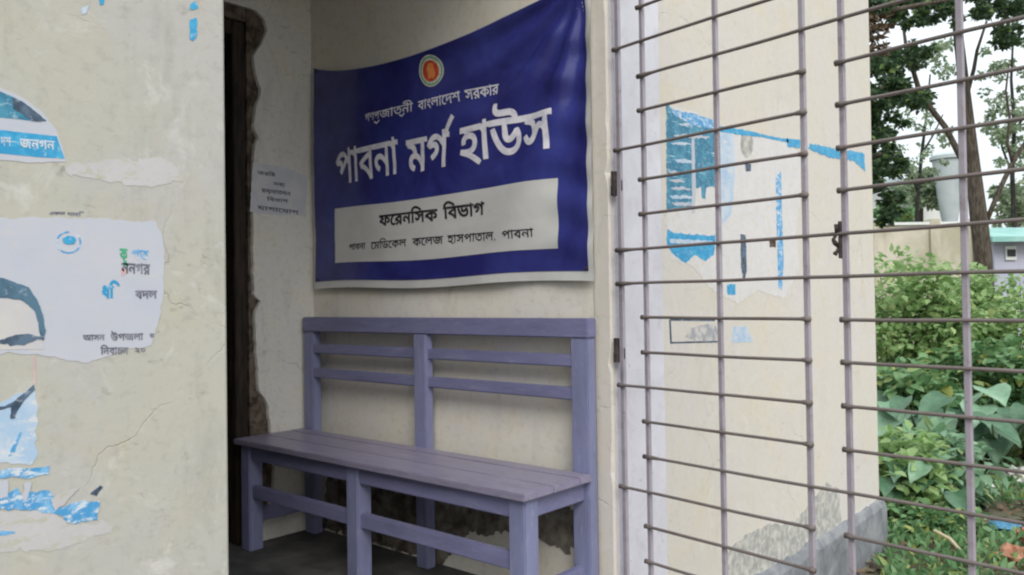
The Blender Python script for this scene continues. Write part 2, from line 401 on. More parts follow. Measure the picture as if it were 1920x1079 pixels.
def text_block(words, extra=()):
    """words: (text, bold, x0, x1, headline z0, z1, letter height) -> verts, tris in the plane (a, z)"""
    VV, TT = [], []
    for text, bold, a0, a1, h0, h1, hh in words:
        v, t = glyphs(text, bold)
        if not v: continue
        xs = [x for x, y in v]; x0, x1 = min(xs), max(xs); b = len(VV)
        for x, y in v:
            s = (x - x0) / (x1 - x0)
            VV.append((a0 + s * (a1 - a0), h0 + (h1 - h0) * s + (y - HEAD) / (HEAD - BASE) * hh))
        TT += [[i + b for i in f] for f in t]
    for pts, wd in extra:                       # free strokes
        b = len(VV)
        for i, q in enumerate(pts):
            d = Vector(pts[min(i + 1, len(pts) - 1)]) - Vector(pts[max(i - 1, 0)]); d.normalize(); nrm = Vector((-d.y, d.x)) * wd / 2
            VV += [(q[0] + nrm.x, q[1] + nrm.y), (q[0] - nrm.x, q[1] - nrm.y)]
        for i in range(len(pts) - 1): TT += [[b + 2 * i, b + 2 * i + 1, b + 2 * i + 3, b + 2 * i + 2]]
    return VV, TT

# ------------------------------------------------------------------ the banner
BX0, BX1, BZ0, BZ1 = -2.955, -1.490, 1.072, 2.018
def bsurf(x, z, off=0.0):
    """cloth surface: top edge sags between the corner ties, folds fan out from the upper right tie"""
    s = (x - BX0) / (BX1 - BX0); t = (z - BZ0) / (BZ1 - BZ0)
    sag = .105 * max(0.0, 4 * s * (1 - s)) ** .85 * (1 - .25 * s)
    z2 = z - sag * max(0, t) ** 3 + .006 * math.sin(s * 9 + .5) * (1 - t)
    dx, dz = (BX1 - x), (BZ1 - z)
    rr = math.hypot(dx, dz); an = math.atan2(dz, dx + 1e-6)
    fan = .020 * math.sin(an * 15 + 1.0 + 2 * rr) * min(1, rr * 3.0) * math.exp(-rr * 1.5)
    small = .0035 * noise.noise(Vector((x * 4.5, z * 7, 0))) + .0016 * noise.noise(Vector((x * 3 + z * 13, z * 17 - x * 4, 2)))
    crease = .0045 * math.sin((z * 46 + x * 9)) * math.exp(-((s - .96) / .07) ** 2)
    belly = .016 * math.sin(math.pi * s) * (0.4 + .6 * t)
    return Vector((x, YB - .020 - belly - fan - small - crease - off, z2))
def bgrid(name, x0, x1, z0, z1, off, mat, parent, nx=120, ny=80):
    bm = bmesh.new()
    g = [[bm.verts.new(bsurf(x0 + (x1 - x0) * i / nx, z0 + (z1 - z0) * j / ny, off)) for i in range(nx + 1)] for j in range(ny + 1)]
    for j in range(ny):
        for i in range(nx): bm.faces.new((g[j][i], g[j][i + 1], g[j + 1][i + 1], g[j + 1][i]))
    return from_bm(name, bm, mat, parent, smooth=True)
def vinyl(name, a, b, rough=.3, scale=4):
    m, n, l, p = newmat(name); co = coord(n)
    l.new(mixc(n, l, rmp(n, l, nz(n, l, co, scale, 5, .6, .4), .38, .66), a, b), p.inputs['Base Color'])
    p.inputs['Roughness'].default_value = rough; p.inputs['Specular IOR Level'].default_value = .55
    bump(n, l, p, nz(n, l, co, 9, 4, .55, .8), .35, .006); return m
M['blue'] = vinyl('navy_vinyl', (.024, .024, .150), (.040, .050, .250), .24)
M['vwhite'] = vinyl('white_vinyl', (.52, .52, .52), (.60, .60, .59), .42)
M['letter'] = printmat('white_print', (.74, .73, .80), (.60, .59, .68), 30)
M['black'] = printmat('black_print', (.02, .02, .025), (.045, .045, .05), 30)
M['seal_red'] = printmat('red_print', (.52, .05, .03), (.60, .10, .04), 60)
M['seal_gold'] = printmat('gold_print', (.78, .30, .10), (.70, .22, .06), 60)
M['seal_white'] = printmat('seal_ring_print', (.70, .68, .62), (.50, .48, .42), 90)
M['green'] = printmat('green_print', (.05, .33, .17), (.08, .40, .24), 60)
BN = thing('banner', 'navy blue printed vinyl banner with white lettering hung above the lavender bench', 'banner', (BX0, YB - .02, BZ0))
bgrid('backing_sheet', BX0 - .006, BX1 + .022, BZ0 - .028, BZ1 + .004, 0, M['vwhite'], BN)
bgrid('blue_field', BX0 + .003, BX1 + .002, BZ0 + .003, BZ1, .0016, M['blue'], BN)
def bx(u, v): q = on_y(u, v, YB - .03); return q.x, q.z
def unsag(x, z):                 # sheet coordinate whose sagged height is z
    zz = z
    for _ in range(12): zz += z - bsurf(x, zz).z
    return zz
WB = [bx(626, 391), bx(1041, 334), bx(626, 492), bx(1043, 468)]
wx0 = (WB[0][0] + WB[2][0]) / 2; wx1 = (WB[1][0] + WB[3][0]) / 2
wz1 = (unsag(*WB[0]) + unsag(*WB[1])) / 2; wz0 = (unsag(*WB[2]) + unsag(*WB[3])) / 2
bgrid('white_panel', wx0, wx1, wz0, wz1, .0030, M['vwhite'], BN, 90, 24)
def on_banner(name, VV, TT, off, mat, parent):
    bm = bmesh.new(); vs = [bm.verts.new((x, 0, z)) for x, z in VV]
    for f in TT:
        try: bm.faces.new([vs[i] for i in f])
        except ValueError: pass
    for _ in range(3):
        es = [e for e in bm.edges if e.calc_length() > .02]
        if not es: break
        bmesh.ops.subdivide_edges(bm, edges=es, cuts=1); bmesh.ops.triangulate(bm, faces=bm.faces)
    for v in bm.verts: v.co = bsurf(v.co.x, unsag(v.co.x, v.co.z), off)
    bmesh.ops.recalc_face_normals(bm, faces=bm.faces)
    for f in bm.faces:
        if f.normal.y > 0: f.normal_flip()
    return from_bm(name, bm, mat, parent)
def W(text, bold, u0, v0, u1, v1, hpx):
    (a0, z0), (a1, z1) = bx(u0, v0), bx(u1, v1)
    hh = z0 / 2 + z1 / 2 - bx((u0 + u1) / 2, (v0 + v1) / 2 + hpx)[1]
    return (text, bold, a0, a1, z0, z1, hh)
VV, TT = text_block([W('পাবনা', .016, 629, 290, 747, 263, 60), W('মগ', .018, 762, 266, 842, 248, 62), W('হাউস', .020, 862, 243, 1037, 205, 68)],
                    [([bx(836, 247), bx(839, 238), bx(845, 226), bx(850, 217)], .018)])
tag(on_banner('title_lettering', VV, TT, .0034, M['letter'], BN), 'large white title lettering')
VV, TT = text_block([W('গণপ', .008, 686, 215, 713, 209, 14), W('জাতনী', .008, 713, 209, 778, 194, 15), W('বাংলােদশ', .012, 788, 192, 866, 173, 17), W('সরকার', .014, 874, 171, 932, 157, 18)],
                    [([bx(704, 229), bx(709, 232), bx(714, 226)], .006), ([bx(752, 216), bx(757, 219), bx(762, 213)], .006)])
on_banner('heading_lettering', VV, TT, .0034, M['letter'], BN)
VV, TT = text_block([W('ফেরনিসক', .026, 711, 405, 822, 393, 20), W('িবভাগ', .026, 832, 390, 907, 380, 22)])
on_banner('department_lettering', VV, TT, .0046, M['black'], BN)
VV, TT = text_block([W('পাবনা', .010, 654, 459, 686, 456, 11), W('েমিডেকল', .010, 697, 455, 764, 449, 13), W('কেলজ', .010, 775, 448, 830, 443, 14), W('হাসপাতাল,', .010, 838, 442, 930, 435, 15), W('পাবনা', .010, 943, 434, 999, 429, 15)])
on_banner('address_lettering', VV, TT, .0046, M['black'], BN)
def disc(uc, vc, ru, rv, k=28):
    pts = [(uc + ru * math.cos(2 * math.pi * i / k), vc + rv * math.sin(2 * math.pi * i / k)) for i in range(k)]
    v = [bx(uc, vc)] + [bx(*q) for q in pts]
    return v, [[0, 1 + i, 1 + (i + 1) % k] for i in range(k)]
def ring(uc, vc, ru, rv, f, k=32):
    v = []
    for i in range(k):
        a = 2 * math.pi * i / k; v += [bx(uc + ru * math.cos(a), vc + rv * math.sin(a)), bx(uc + ru * f * math.cos(a), vc + rv * f * math.sin(a))]
    return v, [[2 * i, 2 * i + 1, (2 * i + 3) % (2 * k), (2 * i + 2) % (2 * k)] for i in range(k)]
em = on_banner('round_emblem', *disc(810, 134, 23, 30), .0034, M['seal_white'], BN); em['label'] = 'round red and white government emblem'
on_banner('emblem_ring', *ring(810, 134, 20.5, 27, .90), .0042, M['green'], em)
on_banner('emblem_disc', *disc(809, 134, 15, 20), .0046, M['seal_red'], em)
v = [bx(*q) for q in [(805, 120), (813, 119), (815, 130), (818, 138), (815, 148), (810, 146), (805, 150), (803, 138), (801, 130)]]
on_banner('emblem_map', v, [[0, i, i + 1] for i in range(1, 8)], .0056, M['seal_gold'], em)
for (x, z) in ((BX0 + .02, BZ1 - .012), (BX1 - .012, BZ1 - .012), (BX0 + .02, BZ0 + .012), (BX1 - .004, BZ0 + .012)):
    q = bsurf(x, z, .003); bm = bmesh.new(); tube(bm, [q + Vector((0, -.003, 0)), q + Vector((0, .028, 0))], [.006, .003], 8)
    from_bm('fixing_nail', bm, M['iron'], BN)

# ------------------------------------------------------------------ the bench
KX0, KX1, YF, SH, KT = -2.972, -1.464, 1.70, .446, .926
YBK = YB - .028                 # back plane of the bench
BE = thing('bench', 'lavender painted wooden bench with slatted back standing under the navy banner', 'bench', ((KX0 + KX1) / 2, YF, 0))
def part(name, lo, hi, mat=None, bev=.004, tw=0.0): return box(name, lo, hi, mat or M['bench'], BE, bev)
pw = .066
for x0, x1 in ((KX0, KX0 + pw), (KX1 - pw, KX1)):
    part('back_post', (x0, YBK - .045, .001), (x1, YBK, KT - .062), M['bench_v'])
xm = -2.225
part('back_post', (xm - .033, YBK - .052, SH - .02), (xm + .033, YBK - .012, KT - .062), M['bench_v'])
part('top_rail', (KX0 - .004, YBK - .047, KT - .0618), (KX1 + .003, YBK + .002, KT))
for z0, z1 in ((.772, .812), (.668, .708)):
    part('back_slat', (KX0 + pw - .01, YBK - .040, z0), (KX1 - pw + .01, YBK - .014, z1))
# seat of three planks, notched round nothing: it stops at the posts
ys = [YF, YF + .135, YF + .262, YBK - .046]
for a, b in zip(ys[:-1], ys[1:]):
    part('seat_plank', (KX0 - .012, a + .0006, SH - .022), (KX1 + .012, b - .0006, SH + .001 * random.uniform(-1, 1)), M['seat'], .003)
lw = .062
for x0 in (KX0 + .006, xm - .055, KX1 - lw - .004):
    part('leg', (x0, YF + .022, .001), (x0 + lw, YF + .022 + .062, SH - .0225), M['bench_v'])
part('leg', (xm - .03, YBK - .052, .001), (xm + .03, YBK - .008, SH - .024), M['bench_v'])
for x0, x1 in ((KX0 + .068, xm - .055), (xm - .055 + lw, KX1 - lw - .004)):
    part('apron', (x0 - .002, YF + .030, SH - .082), (x1 + .002, YF + .052, SH - .0225))
    part('stretcher', (x0 - .002, YF + .034, .212), (x1 + .002, YF + .062, .262))
for x0 in (KX0 + .016, KX1 - .046):
    part('end_apron', (x0, YF + .083, SH - .085), (x0 + .028, YBK - .044, SH - .0225))
    part('end_stretcher', (x0, YF + .083, .105), (x0 + .028, YBK - .044, .160))

# ------------------------------------------------------------------ the gate of iron bars, swung open
GA = -.1418; GP = Vector((-1.377, 2.092)); GD = Vector((math.cos(GA), math.sin(GA))); GN = Vector((math.sin(GA), -math.cos(GA)))
GZ0, GDZ = 1.1347, .1036
TV = [0, .097, .357, .6145, .717, .983, 1.241, 1.338]
GT = thing('barred_gate', 'open iron gate of thin mauve bars standing out from the porch corner', 'gate', (GP.x, GP.y, GZ0 - 10.5 * GDZ))
def gpt(t, d, z): q = GP + GD * t + GN * d; return Vector((q.x, q.y, z))
def gbox(name, t0, t1, d0, d1, z0, z1, mat, parent=GT):
    bm = bmesh.new(); vs = []
    r = bmesh.ops.create_cube(bm, size=1)
    for v in r['verts']:
        a, b, c_ = v.co; v.co = gpt(t0 + (a + .5) * (t1 - t0), d0 + (b + .5) * (d1 - d0), z0 + (c_ + .5) * (z1 - z0))
    bmesh.ops.recalc_face_normals(bm, faces=bm.faces)
    bmesh.ops.bevel(bm, geom=list(bm.edges), offset=.0015, segments=1, affect='EDGES')
    return from_bm(name, bm, mat, parent)
zb, zt = GZ0 - 10.5 * GDZ, GZ0 + 11 * GDZ
for i, t in enumerate(TV):
    hw = .0085 if i in (0, 7) else .0068
    gbox('upright', t - hw, t + hw, -.006, .006, zb, zt, M['bar'])
gbox('end_rail', -.01, TV[-1] + .01, .0062, .014, zt - .02, zt, M['bar']); gbox('end_rail', -.01, TV[-1] + .01, .0062, .014, zb, zb + .02, M['bar'])
L1 = {0, -1, 3, 6, 9, -4, -7, -10}; L2 = {0, -1, 5, 10, -6}
for k in range(-10, 11):
    z = GZ0 + k * GDZ; rh = .0047
    segs = [[TV[1], TV[3]], [TV[4], TV[6]]]
    if k in L1: segs[0][0] = TV[0]; segs[1][1] = TV[7]
    if k in L2: segs = [[segs[0][0], segs[1][1]]]
    for a, b in segs:
        bm = bmesh.new(); n_ = 40; pts = []
        for i in range(n_ + 1):
            t = a - .012 + (b - a + .024) * i / n_
            pts.append(gpt(t, .0095 + .0012 * noise.noise(Vector((t * 4, k, 0))), z + .0030 * noise.noise(Vector((t * 3, k * 3.1, 1)))))
        tube(bm, pts, [.0078, .0072] + [rh] * (len(pts) - 4) + [.0072, .0078], 6)
        ro = from_bm('rod', bm, M['rod'], GT, smooth=True)
for k in (2, -3):                                   # hinges on the corner
    z = GZ0 + (k - .15) * GDZ - .02
    bm = bmesh.new(); q = gpt(-.022, .002, z)
    tube(bm, [q, q + Vector((0, 0, .03)), q + Vector((0, 0, .032)), q + Vector((0, 0, .075))], [.011, .011, .009, .010], 10)
    hg = from_bm('hinge', bm, M['iron'], GT)
    gbox('hinge_strap', -.022, .012, .0, .004, z + .012, z + .045, M['iron'], GT)
lt = gbox('latch_plate', TV[4] - .013, TV[4] - .006, -.004, .012, 1.075, 1.165, M['iron'])
bm = bmesh.new(); tube(bm, [gpt(TV[4] - .018 + .004 * math.sin(i * 1.1), .012 + .006 * math.cos(i * 1.7), 1.085 + i * .009) for i in range(9)], [.0045 + .002 * (i % 3 == 0) for i in range(9)], 6)
from_bm('wire_tie', bm, M['iron'], lt)

# ------------------------------------------------------------------ bills on the near wall
M['paper'] = printmat('weathered_white_paper', (.455, .475, .545), (.49, .49, .545), 9, .40, .62, .7, .18)
M['paper2'] = printmat('thin_paper_remains', (.47, .455, .46), (.50, .48, .49), 16, .40, .60, .8, .55, (.44, .43, .37))
M['paper3'] = printmat('pale_bill_paper', (.60, .585, .595), (.64, .615, .62), 14, .40, .60, .8, .60, (.60, .562, .50))  # lighter paper for the bill on the outer wall
M['cyan'] = printmat('cyan_print', (.030, .28, .52), (.06, .36, .60), 30, flake=.22, under=(.50, .60, .68))
M['cyan2'] = printmat('faded_blue_print', (.07, .29, .56), (.20, .43, .68), 42, .44, .60, flake=.62, under=(.58, .62, .67))
M['teal'] = printmat('teal_print', (.035, .17, .28), (.07, .27, .39), 26, flake=.34, under=(.44, .58, .66), sc3=(1, .5, 4.5))
M['ink'] = printmat('slate_ink', (.035, .055, .09), (.10, .15, .22), 30, .40, .62, flake=.30, under=(.45, .47, .52))
M['hair'] = printmat('blue_grey_hair_print', (.030, .060, .095), (.085, .165, .24), 16, .42, .6, flake=.12, under=(.40, .46, .52))
M['skin'] = printmat('washed_out_skin_print', (.50, .485, .51), (.54, .52, .50), 10)
M['textink'] = printmat('grey_text_ink', (.11, .11, .15), (.22, .22, .27), 50)
M['pale_blue'] = printmat('pale_blue_print', (.36, .49, .65), (.52, .58, .66), 14, .42, .6, flake=.52, under=(.60, .60, .61))
M['pink'] = printmat('pink_print', (.55, .36, .37), (.58, .46, .45), 40, flake=.4)
def X1(name, px, off, mat, parent, jag=0.0, **k): return poly_on_x(name, px, XO, off, M[mat] if isinstance(mat, str) else mat, parent, jag, **k)
def text_x(name, items, off, mat, parent, x=XO):
    words = []
    for text, bold, u0, v0, u1, v1, hpx in items:
        a, b = on_x(u0, v0, x), on_x(u1, v1, x); c_ = on_x((u0 + u1) / 2, (v0 + v1) / 2 + hpx, x)
        words.append((text, bold, a.y, b.y, a.z, b.z, (a.z + b.z) / 2 - c_.z))
    VV, TT = text_block(words); bm = bmesh.new(); vs = [bm.verts.new((x + off * .45, y, z)) for y, z in VV]
    for f in TT:
        try: bm.faces.new([vs[i] for i in f])
        except ValueError: pass
    for f in bm.faces:
        f.normal_update()
        if f.normal.x < 0: f.normal_flip()
    return from_bm(name, bm, M[mat], parent)
def poster(name, label, u, v, cat='poster', group=None, x=XO):
    q = on_x(u, v, x); return thing(name, label, cat, (x, q.y, q.z), group)

P1 = poster('election_poster', 'torn white election bill with blue emblem and part of a face', 150, 660)
X1('paper', [(-90, 420), (-20, 412), (55, 407), (150, 409), (240, 413), (292, 416), (304, 440), (309, 500), (303, 570), (296, 612), (283, 648), (238, 655), (205, 668), (160, 682), (110, 672), (60, 664), (-90, 664)], .0016, 'paper', P1, .004)
fc = X1('portrait', [(-80, 560), (0, 545), (40, 556), (66, 580), (80, 615), (82, 655), (-80, 657)], .0026, 'skin', P1); fc['label'] = 'upper part of a printed face with hair and eyebrows'
X1('hair', [(-80, 520), (-20, 519), (5, 521), (28, 528), (52, 541), (70, 562), (80, 590), (85, 620), (79, 640), (74, 628), (72, 605), (66, 586), (54, 572), (38, 563), (12, 559), (-80, 566)], .0036, 'hair', fc, .002, step=.004)
X1('eyebrow', [(-20, 634), (0, 636), (14, 630), (34, 625), (54, 627), (76, 634), (60, 640), (44, 648), (20, 650), (14, 642), (-20, 646)], .0036, 'ink', fc, .003, step=.004)
X1('spectacle_arm', [(58, 630), (82, 632), (82, 637), (60, 636)], .0044, 'ink', fc)
eb = X1('emblem_outline', [(128 + 24 * math.cos(a) * k, 455 + 21 * math.sin(a) * k) for k, rg in ((1, range(0, 33)), (.86, range(32, -1, -1))) for a in [2 * math.pi * i / 32 * .9 - .9 for i in rg]], .0026, 'cyan2', P1)
X1('emblem_bird', [(116, 447), (126, 441), (138, 444), (142, 450), (138, 458), (126, 460), (119, 456)], .0036, 'cyan', eb, .002, step=.004)
text_x('green_lettering', [('কু', .03, 224, 467, 240, 468, 22)], .0028, 'green', P1)
text_x('pale_lettering', [('গত', .02, 246, 469, 278, 471, 18)], .0028, 'cyan2', P1)
text_x('dark_lettering', [('ননগর', .03, 227, 494, 281, 497, 18)], .0028, 'textink', P1)
X1('pink_mark', [(226, 504), (236, 504), (236, 514), (228, 518)], .0028, 'pink', P1)
text_x('blue_lettering', [('ধি', .05, 190, 537, 224, 538, 22)], .0028, 'cyan', P1)
text_x('dark_lettering', [('বদল', .04, 253, 546, 294, 546, 14)], .0028, 'textink', P1)
text_x('small_lettering', [('আসন', .03, 155, 629, 196, 628, 10), ('উপজলা', .03, 207, 627, 268, 626, 12), ('র', .03, 280, 626, 289, 626, 7)], .0028, 'textink', P1)
text_x('small_lettering', [('িনবাচন', .03, 188, 653, 240, 652, 12), ('২০', .01, 252, 652, 272, 652, 9)], .0028, 'textink', P1)
text_x('top_caption', [('একতা', .04, 92, 398, 122, 398, 5), ('দাবি', .04, 126, 399, 158, 400, 6)], .0012, 'textink', P1)

P2 = poster('bill_fragment', 'torn corner of a bill with cyan lettered strip above the white bill', 60, 300)
X1('paper', [(-90, 150), (0, 165), (20, 172), (50, 190), (80, 212), (92, 228), (104, 243), (112, 262), (124, 303), (60, 306), (-90, 296)], .0016, 'paper', P2, .002)
X1('picture', [(-90, 158), (0, 171), (20, 180), (45, 194), (66, 209), (86, 226), (60, 228), (20, 223), (-90, 219)], .0026, 'teal', P2, .002, step=.004)
X1('dark_shape', [(22, 183), (45, 195), (66, 210), (86, 227), (58, 227), (40, 213), (24, 205)], .0036, 'ink', P2, .002, step=.004)
sp = X1('cyan_strip', [(-90, 240), (0, 244), (60, 251), (106, 256), (112, 275), (121, 298), (70, 295), (0, 288), (-90, 284)], .0026, 'cyan', P2)
text_x('strip_lettering', [('দশ', .03, 0, 258, 20, 259, 16), ('জনগন', .03, 36, 261, 102, 266, 16)], .0038, 'pale_blue', sp)
P3 = poster('bill_remains', 'scraped lower remains of a bill with blue strips and a shirt collar', 60, 980)
X1('collar_print', [(-90, 745), (0, 752), (40, 740), (66, 722), (68, 790), (70, 850), (62, 868), (-90, 875)], .0014, 'pale_blue', P3, .006)
X1('collar_line', [(-30, 765), (10, 760), (28, 752), (48, 735), (64, 722), (66, 730), (52, 744), (38, 762), (28, 785), (20, 785), (22, 764), (-30, 772)], .0024, 'ink', P3, .002, step=.004)
X1('collar_line', [(28, 830), (36, 812), (40, 812), (28, 850), (16, 856)], .0024, 'cyan2', P3, .002, step=.004)
X1('face_line', [(63, 668), (66, 668), (67, 720), (63, 722)], .0014, 'pink', P3, .001, step=.004)
X1('blue_strip', [(-90, 882), (0, 882), (50, 876), (94, 873), (88, 892), (40, 897), (-90, 902)], .0024, 'cyan2', P3, .004)
X1('blue_strip', [(-90, 915), (0, 930), (30, 918), (50, 930), (62, 915), (90, 925), (96, 945), (140, 948), (186, 940), (186, 970), (130, 980), (110, 965), (60, 955), (-90, 952)], .0024, 'cyan2', P3, .007)
X1('white_flake', [(-30, 905), (12, 903), (18, 930), (2, 936), (-30, 925)], .0034, 'paper', P3, .004, step=.004)
X1('white_flake', [(42, 905), (60, 902), (54, 934), (46, 940)], .0034, 'paper', P3, .004, step=.004)
X1('white_flake', [(92, 940), (125, 918), (150, 915), (118, 944), (100, 956)], .0034, 'paper2', P3, .004, step=.004)
X1('green_fleck', [(168, 926), (186, 910), (192, 914), (180, 930)], .0024, 'ink', P3, .003, step=.004)
X1('paper_remains', [(-90, 958), (0, 958), (90, 958), (130, 985), (200, 975), (210, 1000), (150, 1015), (100, 1030), (-90, 1040)], .0013, 'paper2', P3, .010)
X1('blue_fleck', [(-40, 990), (20, 994), (28, 1000), (-40, 1008)], .0024, 'cyan2', P3, .003, step=.004)
s = poster('paper_scrap', 'long vertical cyan paper scrap stuck high near the edge of the porch wall', 362, 76, 'paper scrap')
X1('scrap_body', [(355, 38), (368, 35), (369, 70), (362, 77), (355, 74)], .0018, 'cyan', s, .003, step=.004)
X1('scrap_tip', [(356, 8), (364, 2), (372, 14), (362, 20), (355, 17)], .0018, 'cyan', s, .002, step=.004)
s = poster('paper_scrap', 'little cyan and white paper scrap above the torn bill corner', 188, 20, 'paper scrap')
X1('scrap_body', [(184, -10), (196, -10), (194, 8), (188, 10)], .0018, 'cyan', s, .002, step=.004); X1('scrap_tip', [(150, 14), (166, 12), (162, 28), (152, 26)], .0018, 'pale_blue', s, .003, step=.004)
s = poster('glue_patch', 'pale lilac strip of paper remains between cyan strip and white bill', 270, 345, 'paper scrap')
X1('thin_paper', [(120, 312), (200, 302), (300, 296), (330, 318), (344, 340), (280, 350), (210, 342), (130, 330)], .0012, 'paper2', s, .009)
# bill on the outer wall behind the gate
P4 = poster('wall_bill', 'big torn blue and white bill on the outer wall behind the gate', 1350, 520)
X1('paper', [(1250, 197), (1300, 210), (1350, 236), (1420, 252), (1480, 264), (1502, 300), (1500, 380), (1492, 440), (1500, 500), (1470, 560), (1420, 545), (1380, 570), (1330, 540), (1300, 500), (1258, 488), (1250, 440), (1251, 330)], .0014, 'paper3', P4, .008)
tp = X1('teal_panel', [(1249, 194), (1262, 206), (1290, 222), (1338, 240), (1345, 300), (1340, 350), (1302, 352), (1300, 392), (1250, 393)], .0024, 'teal', P4, .006); tp['label'] = 'teal printed area with scraped white streaks'
for i, (u0, u1, v0, v1) in enumerate([(1256, 1296, 352, 357), (1254, 1302, 368, 374), (1258, 1300, 381, 386), (1262, 1300, 300, 306), (1252, 1276, 322, 326), (1256, 1300, 268, 272), (1262, 1330, 254, 260), (1270, 1316, 232, 237), (1254, 1284, 338, 342)]):
    X1('scraped_streak', [(u0, v0), ((u0 + u1) / 2, v0 - 2), (u1, v0 + 3), (u1 - 4, v1), (u0 + 6, v1 - 1)], .0034, 'pale_blue' if i % 2 else 'paper', tp, .004, step=.004)
X1('white_crease', [(1296, 262), (1301, 258), (1304, 350), (1302, 400), (1297, 398)], .0036, 'paper', tp, .003)
X1('dark_wedge', [(1312, 330), (1326, 328), (1322, 372), (1316, 372)], .0030, 'teal', P4, .003)
X1('blue_band', [(1258, 206), (1300, 214), (1345, 228), (1345, 244), (1300, 236), (1262, 216)], .0040, 'cyan2', P4, .004)
X1('blue_band', [(1345, 236), (1400, 245), (1440, 255), (1478, 262), (1478, 268), (1430, 258), (1390, 254), (1345, 246)], .0034, 'cyan', P4, .003)
X1('blue_band', [(1474, 260), (1500, 263), (1500, 278), (1476, 276)], .0034, 'cyan', P4, .004, step=.004)
X1('blue_band', [(1518, 270), (1560, 278), (1620, 288), (1622, 322), (1600, 302), (1556, 296), (1516, 280)], .0034, 'cyan', P4, .006)
X1('pale_wash', [(1345, 245), (1376, 254), (1378, 330), (1372, 400), (1356, 420), (1342, 380)], .0024, 'pale_blue', P4, .008)
X1('blue_foot', [(1250, 430), (1262, 437), (1300, 440), (1342, 442), (1338, 478), (1322, 490), (1300, 478), (1286, 494), (1264, 480), (1251, 462)], .0026, 'cyan', P4, .005)
X1('foot_line', [(1256, 448), (1336, 452), (1336, 460), (1256, 456)], .0036, 'pale_blue', P4, .003)
X1('blue_drip', [(1454, 330), (1464, 322), (1466, 400), (1469, 490), (1466, 545), (1459, 540), (1456, 430)], .0028, 'cyan2', P4, .003)
X1('blue_fleck', [(1362, 535), (1378, 533), (1378, 552), (1364, 554)], .0026, 'cyan', P4, .004, step=.004)
X1('dark_drip', [(1388, 440), (1398, 440), (1400, 510), (1394, 528), (1389, 500)], .0026, 'ink', P4, .003)
X1('dark_fleck', [(1396, 308), (1408, 308), (1408, 321), (1398, 322)], .0026, 'ink', P4, .003, step=.004)
X1('grey_oval', [(1400 + 12 * math.cos(a), 270 + 26 * math.sin(a)) for a in [i * math.pi / 8 for i in range(16)]], .0026, M['damp'], P4, .004, step=.004)
X1('brown_spot', [(1442, 446), (1454, 446), (1454, 464), (1443, 464)], .0026, M['rubble'], P4, .003, step=.004)
P5 = poster('notice_print', 'faded grey rectangle outline with smudged print low on outer wall', 1300, 645, 'notice')
o = XO
for a, b in (((1256, 600), (1258, 645)), ((1258, 643), (1345, 641)), ((1256, 600), (1340, 601))):
    dx, dy = b[0] - a[0], b[1] - a[1]; ln = math.hypot(dx, dy); nx_, ny_ = -dy / ln * 1.6, dx / ln * 1.6
    X1('outline', [(a[0] + nx_, a[1] + ny_), (b[0] + nx_, b[1] + ny_), (b[0] - nx_, b[1] - ny_), (a[0] - nx_, a[1] - ny_)], .0016, 'ink', P5)
X1('smudge', [(1295, 615), (1340, 605), (1350, 640), (1300, 640), (1285, 632)], .0014, printmat('grey_smudge', (.34, .34, .37), (.58, .55, .52), 24), P5, .006)
X1('smudge', [(1375, 612), (1400, 612), (1412, 642), (1372, 642)], .0014, 'pale_blue', P5, .005)
# small notice on the porch back wall
P6 = thing('paper_notice', 'small faded paper notice pasted on porch back wall near the doorway', 'notice', tuple(on_x(520, 400, XC)))
poly_on_x('paper', [(474, 306), (530, 312), (576, 330), (573, 405), (520, 404), (468, 398)], XC, .0016, printmat('old_notice_paper', (.52, .52, .56), (.58, .57, .58), 10), P6, .003)
text_x('notice_lettering', [('জরির', .03, 482, 321, 516, 326, 6), ('সবা', .03, 512, 342, 534, 345, 6), ('ময়নাতদন', .03, 490, 354, 545, 361, 7), ('িবভাগ', .03, 500, 371, 540, 375, 6), ('যাগােযাগ', .03, 482, 386, 560, 396, 7)], .0030, 'textink', P6, XC)

